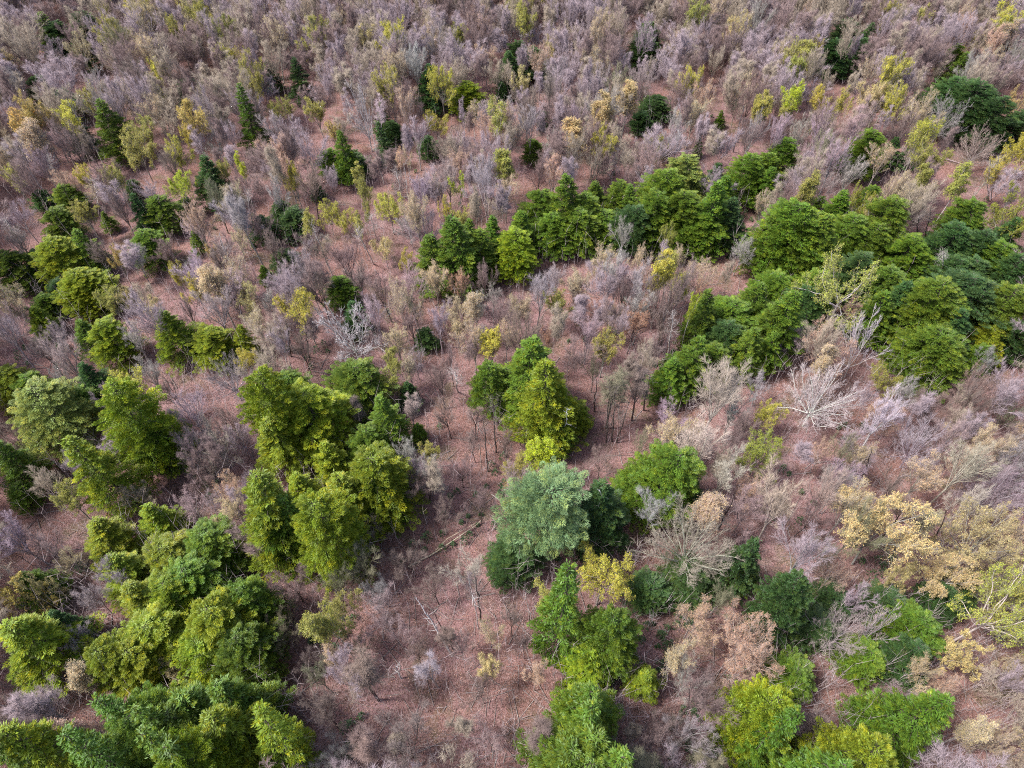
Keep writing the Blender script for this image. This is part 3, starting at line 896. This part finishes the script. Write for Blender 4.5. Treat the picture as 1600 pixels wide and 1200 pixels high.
def stuff(name, g, mat, label, category, color=None):
    o = bpy.data.objects.new(name, g.mesh(name, mat))
    col.objects.link(o)
    o['kind'] = 'stuff'; o['label'] = label; o['category'] = category
    if color: o.color = (*color, 1)
    return o

def scatter(n, ymin=6, ymax=200):
    """random ground spots spread evenly over the picture"""
    px = rng.uniform(-40, 1640, n); py = rng.uniform(-30, 1230, n)
    dx, dy = (px - 800) / F, (600 - py) / F
    up = dy * CP - SP
    t = H / (-up)
    x, y = dx * t, (dy * SP + CP) * t
    return x, y, px, py

# single curled leaves on the ground
x, y, px, py = scatter(80000)
g = Geo()
nl = len(x)
P = np.column_stack([x, y, ground_z(x, y) + .02])
D = norm(np.column_stack([rng.normal(size=(nl, 2)), rng.uniform(0, .5, nl)]))
U = norm(np.cross(D, np.array([0, 0, 1.0]) + rng.normal(size=(nl, 3)) * .25))
blades(g, P, D, U, rng.uniform(.09, .20, nl), rng.uniform(.07, .14, nl), rng.random(nl))
m, n, out = new_mat("dead_leaves")
at = N(n, "ShaderNodeAttribute", attribute_name="tint")
cr = N(n, "ShaderNodeValToRGB")
n.links.new(at.outputs['Fac'], cr.inputs[0])
e = cr.color_ramp.elements
e[0].position, e[0].color = 0, (.16, .07, .055, 1)
e[1].position, e[1].color = 1, (.46, .34, .33, 1)
for p_, c_ in ((.3, (.30, .15, .12, 1)), (.55, (.42, .25, .22, 1)), (.8, (.50, .30, .20, 1))):
    q = e.new(p_); q.color = c_
b = N(n, "ShaderNodeBsdfPrincipled")
b.inputs['Roughness'].default_value = .8
n.links.new(cr.outputs[0], b.inputs['Base Color'])
n.links.new(b.outputs[0], out.inputs[0])
stuff('fallen_leaves', g, m, 'pinkish brown dead leaves strewn over the forest floor', 'leaves')

# low leafless brush
def brush(nsh, hmin, hmax, stems, spread, openk=None, rad=.012):
    x, y, px, py = scatter(nsh)
    if openk is not None:
        k = np.array([keep_prob(a, b) for a, b in zip(px, py)])
        sel = rng.random(len(x)) < np.where(k < 1, openk, 1)
        x, y = x[sel], y[sel]
    nsh = len(x)
    z = ground_z(x, y)
    hh = rng.uniform(hmin, hmax, nsh)
    g = Geo()
    B = np.repeat(np.column_stack([x, y, z - .05]), stems, 0) + rng.normal(size=(nsh * stems, 3)) * np.array([.10, .10, 0])
    D = norm(np.column_stack([rng.normal(size=(nsh * stems, 2)) * spread, np.ones(nsh * stems)]))
    L = np.repeat(hh, stems) * rng.uniform(.6, 1.1, nsh * stems)
    E = B + D * L[:, None]
    spikes(g, B, E, np.full(len(B), rad))
    k = 6
    PB = np.repeat(B, k, 0) + np.repeat(D * L[:, None], k, 0) * rng.uniform(.3, .95, (len(B) * k, 1))
    DD = norm(np.repeat(D, k, 0) + rng.normal(size=(len(PB), 3)) * .5)
    PE = PB + DD * (np.repeat(L, k) * rng.uniform(.15, .38, len(PB)))[:, None]
    needles(g, PB, DD, frame(DD)[0], np.linalg.norm(PE - PB, axis=1), np.full(len(PB), rad * 1.5), np.full(len(PB), .5))
    return g
stuff('low_brush', brush(9000, .6, 2.6, 4, .4, .6), M_TWIG, 'low leafless brownish brush covering the forest floor', 'undergrowth', (.30, .21, .20))
stuff('sapling_thicket', brush(10000, 3.0, 9.0, 1, .07, .30, .024), M_TWIG, 'thin grey-lilac saplings filling the gaps between trees', 'undergrowth', (.38, .32, .34))

# evergreen seedlings and mossy herbs
x, y, px, py = scatter(3600)
cl = np.sin(x / 7.3 + 2) * np.cos(y / 8.1 + .7) + .5 * np.sin(x / 3.1 - y / 2.7)
x, y = x[cl > .55], y[cl > .55]
k = 60
nn = len(x)
hh = np.repeat(rng.uniform(.5, 2.2, nn), k)
t = rng.random(nn * k)
az = rng.random(nn * k) * 6.28
r = hh * .38 * (1 - t) * rng.uniform(.4, 1, nn * k)
P = np.column_stack([np.repeat(x, k) + np.cos(az) * r, np.repeat(y, k) + np.sin(az) * r, np.repeat(ground_z(x, y), k) + t * hh])
D = norm(np.column_stack([np.cos(az), np.sin(az), rng.uniform(-.2, .5, nn * k)]))
U = norm(np.cross(D, np.array([0, 0, 1.0]) + rng.normal(size=(nn * k, 3)) * .4))
g = Geo()
blades(g, P, D, U, rng.uniform(.15, .35, nn * k), rng.uniform(.08, .16, nn * k), rng.random(nn * k) * .7)
stuff('evergreen_seedlings', g, M_NEEDLE, 'low dark evergreen seedlings scattered beneath the bare trees', 'undergrowth', (.055, .10, .040))

# sticks lying about
x, y, px, py = scatter(3600)
a = rng.random(len(x)) * 6.28
L = rng.uniform(.6, 5.0, len(x))
P0 = np.column_stack([x, y, ground_z(x, y) + .05])
x2, y2 = x + np.cos(a) * L, y + np.sin(a) * L
P1 = np.column_stack([x2, y2, ground_z(x2, y2) + rng.uniform(.04, .3, len(x))])
g = Geo(); tubes(g, P0, P1, rng.uniform(.02, .075, len(x)), np.full(len(x), .01), 4)
stuff('fallen_sticks', g, M_BARK, 'grey sticks lying on the leaf litter', 'sticks', (.36, .31, .30))

# ------------------------------------------------------------ far and smaller leafless trees past the first 300: one mass
def wood_mass(name, items, label, sources, mat_color_done=True):
    me = bpy.data.meshes.new(name)
    me.vertices.add(len(items))
    me.vertices.foreach_set("co", np.array([(f[0], f[1], ground_z(f[0], f[1])) for f in items], np.float32).ravel())
    a = me.attributes.new("scl", 'FLOAT_VECTOR', 'POINT')
    a.data.foreach_set("vector", np.array([(f[2] / 4.6, f[2] / 4.6, f[3] / 14) for f in items], np.float32).ravel())
    a = me.attributes.new("rot", 'FLOAT_VECTOR', 'POINT')
    a.data.foreach_set("vector", np.array([(0, 0, rng.random() * 6.28) for f in items], np.float32).ravel())
    o = bpy.data.objects.new(name, me)
    col.objects.link(o)
    ng = bpy.data.node_groups.new(name, 'GeometryNodeTree')
    ng.interface.new_socket('Geometry', in_out='INPUT', socket_type='NodeSocketGeometry')
    ng.interface.new_socket('Geometry', in_out='OUTPUT', socket_type='NodeSocketGeometry')
    gi, go = ng.nodes.new('NodeGroupInput'), ng.nodes.new('NodeGroupOutput')
    join = ng.nodes.new('GeometryNodeJoinGeometry')
    for s in sources:
        inf = ng.nodes.new('GeometryNodeObjectInfo')
        inf.transform_space = 'ORIGINAL'
        inf.inputs['Object'].default_value = s
        inf.inputs['As Instance'].default_value = True
        ng.links.new(inf.outputs['Geometry'], join.inputs[0])
    ip = ng.nodes.new('GeometryNodeInstanceOnPoints')
    ip.inputs['Pick Instance'].default_value = True
    for nm, sock in (('scl', 'Scale'), ('rot', 'Rotation')):
        at = ng.nodes.new('GeometryNodeInputNamedAttribute'); at.data_type = 'FLOAT_VECTOR'
        at.inputs['Name'].default_value = nm
        if nm == 'rot':
            cv = ng.nodes.new('FunctionNodeEulerToRotation')
            ng.links.new(at.outputs['Attribute'], cv.inputs[0])
            ng.links.new(cv.outputs[0], ip.inputs[sock])
        else:
            ng.links.new(at.outputs['Attribute'], ip.inputs[sock])
    ng.links.new(gi.outputs[0], ip.inputs['Points'])
    ng.links.new(join.outputs[0], ip.inputs['Instance'])
    ng.links.new(ip.outputs[0], go.inputs[0])
    md = o.modifiers.new('scatter', 'NODES'); md.node_group = ng
    o['kind'] = 'stuff'; o['label'] = label; o['category'] = 'wood'
    return o
srcs = []
for t in TREES:
    if t['o'].name.startswith('bare_tree') and not t['lm']:
        for ch in t['o'].children:
            if ch.name.startswith('crown') and ch.data.name not in [s.data.name for s in srcs]:
                if any(ch.data is p['crown'] for p in PROTO['vase'] + PROTO['narrow']):
                    srcs.append(ch)
for i, (nm, cc) in enumerate((('lilac', (.40, .33, .37)), ('brown', (.27, .20, .20)), ('beige', (.40, .34, .28)))):
    items = rest[i::3]
    if items and srcs:
        o = wood_mass('distant_wood', items, f'mass of thin {nm} leafless treetops reading as one wood', srcs)
        o.color = (*cc, 1)

# ------------------------------------------------------------ single fallen trunks, snags and thin bare stems
def path_thing(name, label, cat, pts, r0, r1, color, twigs=0, mat=None, group=None, fine_twigs=0):
    """a stem following world points, with side branches of its own"""
    root = bpy.data.objects.new(name, None)
    col.objects.link(root)
    root.location = tuple(pts[0])
    root['label'] = label; root['category'] = cat
    if group: root['group'] = group
    base = np.array(pts[0], float)
    Q = [np.array(p, float) - base for p in pts]
    # wobble
    ends = []
    fine = [Q[0]]
    for a, b_ in zip(Q[:-1], Q[1:]):
        L = np.linalg.norm(b_ - a)
        for k in range(1, 5):
            fine.append(a + (b_ - a) * k / 4 + rng.normal(size=3) * L * .012)
    fine = np.array(fine)
    rr = np.linspace(r0, r1, len(fine))
    g = Geo(); tubes(g, fine[:-1], fine[1:], rr[:-1], rr[1:], 7)
    s = bpy.data.objects.new('trunk', g.mesh('trunk', mat or M_BARK, True)); s.color = (*color, 1)
    col.objects.link(s); s.parent = root
    if twigs:
        g = Geo()
        ax = norm((fine[-1] - fine[0])[None])[0]
        P0, P1, A, B = [], [], [], []
        for i in range(twigs):
            t = rng.uniform(.35, .98)
            p = np.array([np.interp(t, np.linspace(0, 1, len(fine)), fine[:, k]) for k in range(3)])
            d = norm((ax * .5 + rng.normal(size=3) * .8)[None])[0]
            L = rng.uniform(.5, 2.0) * (1.2 - t)
            pr = p
            for sgm in range(3):
                d = norm((d + rng.normal(size=3) * .25)[None])[0]
                q = pr + d * L / 2
                P0.append(pr); P1.append(q); A.append(.035 * (1 - sgm * .28)); B.append(.035 * (.72 - sgm * .28))
                pr = q
                ends.append((q, d))
        tubes(g, P0, P1, A, B, 4)
        if fine_twigs:
            i = rng.integers(0, len(ends), fine_twigs)
            P = np.array([ends[k][0] for k in i]) + rng.normal(size=(fine_twigs, 3)) * .25
            D = norm(np.array([ends[k][1] for k in i]) + rng.normal(size=(fine_twigs, 3)) * .5 + np.array([0, 0, .3]))
            spikes(g, P, P + D * rng.uniform(.4, 1.1, (fine_twigs, 1)), np.full(fine_twigs, .013))
            color = tuple(.5 * c + .5 * d for c, d in zip(color, (.36, .30, .30)))
        s = bpy.data.objects.new('crown', g.mesh('crown', M_BARK)); s.color = (*color, 1)
        col.objects.link(s); s.parent = root
    return root

def gp(px, py, z=0):
    x, y = unproject(px, py, z)
    return (x, y, z + ground_z(x, y))
WH = (.66, .62, .63)
path_thing('fallen_log', 'long pale fallen trunk forking in two across the clearing', 'log', [gp(638, 888, .2), gp(683, 863, .35), gp(722, 838, .5), gp(752, 816, .5)], .11, .04, (.62, .55, .42))
path_thing('fallen_log', 'thinner pale fallen limb alongside the forked fallen trunk', 'log', [gp(681, 862, .4), gp(700, 843, .7), gp(742, 820, .8)], .06, .03, (.60, .52, .40))
path_thing('fallen_log', 'lilac-grey fallen log at the upper end of the reddish track', 'log', [gp(1455, 246, .3), gp(1475, 250, .3), gp(1498, 256, .3)], .16, .09, (.45, .36, .38), 6)
path_thing('fallen_log', 'reddish broken log in the left clearing above the hemlocks', 'log', [gp(165, 802, .3), gp(190, 815, .4), gp(216, 828, .3)], .12, .07, (.40, .20, .14), 4)
path_thing('fallen_log', 'thin pale pole lying beside the blue-green pine', 'log', [gp(768, 772, .3), gp(788, 787, .3)], .06, .04, (.55, .48, .45))
def snag(name, label, b, tp, h, r, color, tw, group=None, cat='snag', fine=0):
    x0, y0 = unproject(*b, 0)
    x1, y1 = unproject(*tp, h)
    z0 = ground_z(x0, y0)
    return path_thing(name, label, cat, [(x0, y0, z0 - .2), (x0 + (x1 - x0) * .5, y0 + (y1 - y0) * .5, z0 + h * .5), (x1, y1, z0 + h)], r, r * .25, color, tw, group=group, fine_twigs=fine)
snag('dead_snag', 'leaning white dead snag with short side branches at lower centre', (708, 1028), (652, 936), 10, .15, WH, 16)
snag('dead_snag', 'dark thin dead stem right beside the leaning white snag', (701, 1003), (676, 955), 8, .09, (.10, .08, .08), 0)
snag('dead_snag', 'grey dead snag with short stubs in the reddish clearing near the top', (1145, 240), (1161, 168), 13, .16, (.30, .26, .27), 18)
snag('dead_snag', 'thin white leaning pole at the bottom left of the white birches', (520, 1052), (490, 1002), 6, .06, WH, 2)
snag('dead_snag', 'thin curved white stem left of the lower hemlocks', (832, 978), (818, 925), 9, .07, WH, 0)
snag('dead_snag', 'dead whitish tip on the right flank of the middle hemlock clump', (880, 690), (886, 634), 12, .10, (.66, .66, .74), 22)
snag('dead_snag', 'bleached spiky dead top rising from the dead-topped hemlock', (938, 850), (938, 762), 15, .10, (.62, .64, .68), 20)
snag('dead_snag', 'white broken stump with splayed branches at the bottom centre', (628, 1062), (618, 1040), 4, .10, WH, 14)
snag('dead_snag', 'thin dark trunk leaning over the pink ground at right centre', (1122, 826), (1150, 770), 13, .11, (.09, .075, .07), 4)
snag('dead_snag', 'white slender bare stem over the pink ground at lower centre', (748, 985), (733, 903), 12, .07, WH, 8)
ST = 'thin bare trunks standing over the open ground'
for b_, t_, lab in (((948, 690), (953, 590), 'leftmost of the three close dark stems in the central pink clearing'),
                    ((957, 688), (962, 600), 'middle one of the three close dark stems in the central pink clearing'),
                    ((964, 690), (988, 610), 'right-leaning dark stem of the central pink clearing'),
                    ((929, 640), (932, 590), 'short dark stem left of the three close stems'),
                    ((1006, 640), (1016, 585), 'dark stem behind the three close stems and right of them'),
                    ((775, 705), (770, 615), 'tall dark stem below the dark middle hemlock'),
                    ((762, 735), (756, 650), 'thin dark stem in front of the dark middle hemlock'),
                    ((1425, 386), (1434, 338), 'dark stem at the left side of the reddish track'),
                    ((1438, 392), (1452, 330), 'second dark stem on the reddish track, leaning right'),
                    ((456, 560), (448, 505), 'thin dark stem left of the white dead tree'),
                    ((484, 560), (476, 500), 'darkest stem between the birch and the white dead tree'),
                    ((432, 575), (424, 515), 'thin dark stem behind the left centre hemlocks'),
                    ((673, 785), (672, 735), 'dark stem right of the left centre hemlock clump'),
                    ((1345, 760), (1362, 700), 'dark bare trunk behind the large cream-yellow tree'),
                    ((1535, 905), (1575, 862), 'dark trunk leaning right behind the sprawling corner tree'),
                    ((1450, 858), (1478, 800), 'dark trunk right of the large cream-yellow tree'),
                    ((752, 975), (744, 905), 'dark stem beside the white slender stem')):
    snag('bare_tree', lab, b_, t_, 12, .12, (.11, .09, .085), 12, ST, 'tree', 160)
SB = 'white birch stems showing between the crowns'
for b_, t_, lab in (((600, 286), (577, 192), 'white stem right of the white-limbed top tree'), ((632, 332), (618, 255), 'white stem left in the pair above the yellow tree'),
                    ((643, 340), (630, 252), 'white stem right in the pair above the yellow tree'), ((520, 430), (486, 350), 'long white leaning stem left of the yellow trees'),
                    ((583, 408), (555, 350), 'crooked white stem left of the cream bush'), ((588, 372), (578, 330), 'short white stem under the bright yellow tree'),
                    ((165, 262), (108, 160), 'long white leaning stem left of the upper left conical hemlock'), ((95, 290), (73, 240), 'forked white stem left above the small hemlocks'),
                    ((156, 330), (150, 282), 'short white stem among pale beige trees at the left'), ((1542, 312), (1546, 250), 'left stem of two straight white trunks at the right'),
                    ((1548, 312), (1559, 244), 'right stem of two straight white trunks at the right'), ((1578, 312), (1588, 262), 'white trunk under the pale yellow edge tree'),
                    ((1043, 562), (1052, 486), 'pinkish white stem left of the right hemlocks'), ((1468, 440), (1470, 400), 'white stem by the dark small hemlock near the track'),
                    ((715, 608), (712, 575), 'short white stem in the middle bare stand'), ((380, 470), (345, 370), 'long grey-white leaning stem at upper left centre'),
                    ((400, 370), (385, 300), 'white stem leaning left above the dark hemlocks'), ((47, 400), (8, 345), 'white fallen-looking stem leaning at the left edge'),
                    ((800, 222), (793, 150), 'white stem right of the fan-shaped birch')):
    snag('birch_tree', lab, b_, t_, 13, .13, (.64, .60, .59), 14, SB, 'tree', 200)
print('trees', len(TREES), 'rest', len(rest), 'bare', n_bare, 'bud', n_bud, 'objects', len(bpy.data.objects),
      'tris', sum(len(m_.loops) - 2 * len(m_.polygons) for m_ in bpy.data.meshes))
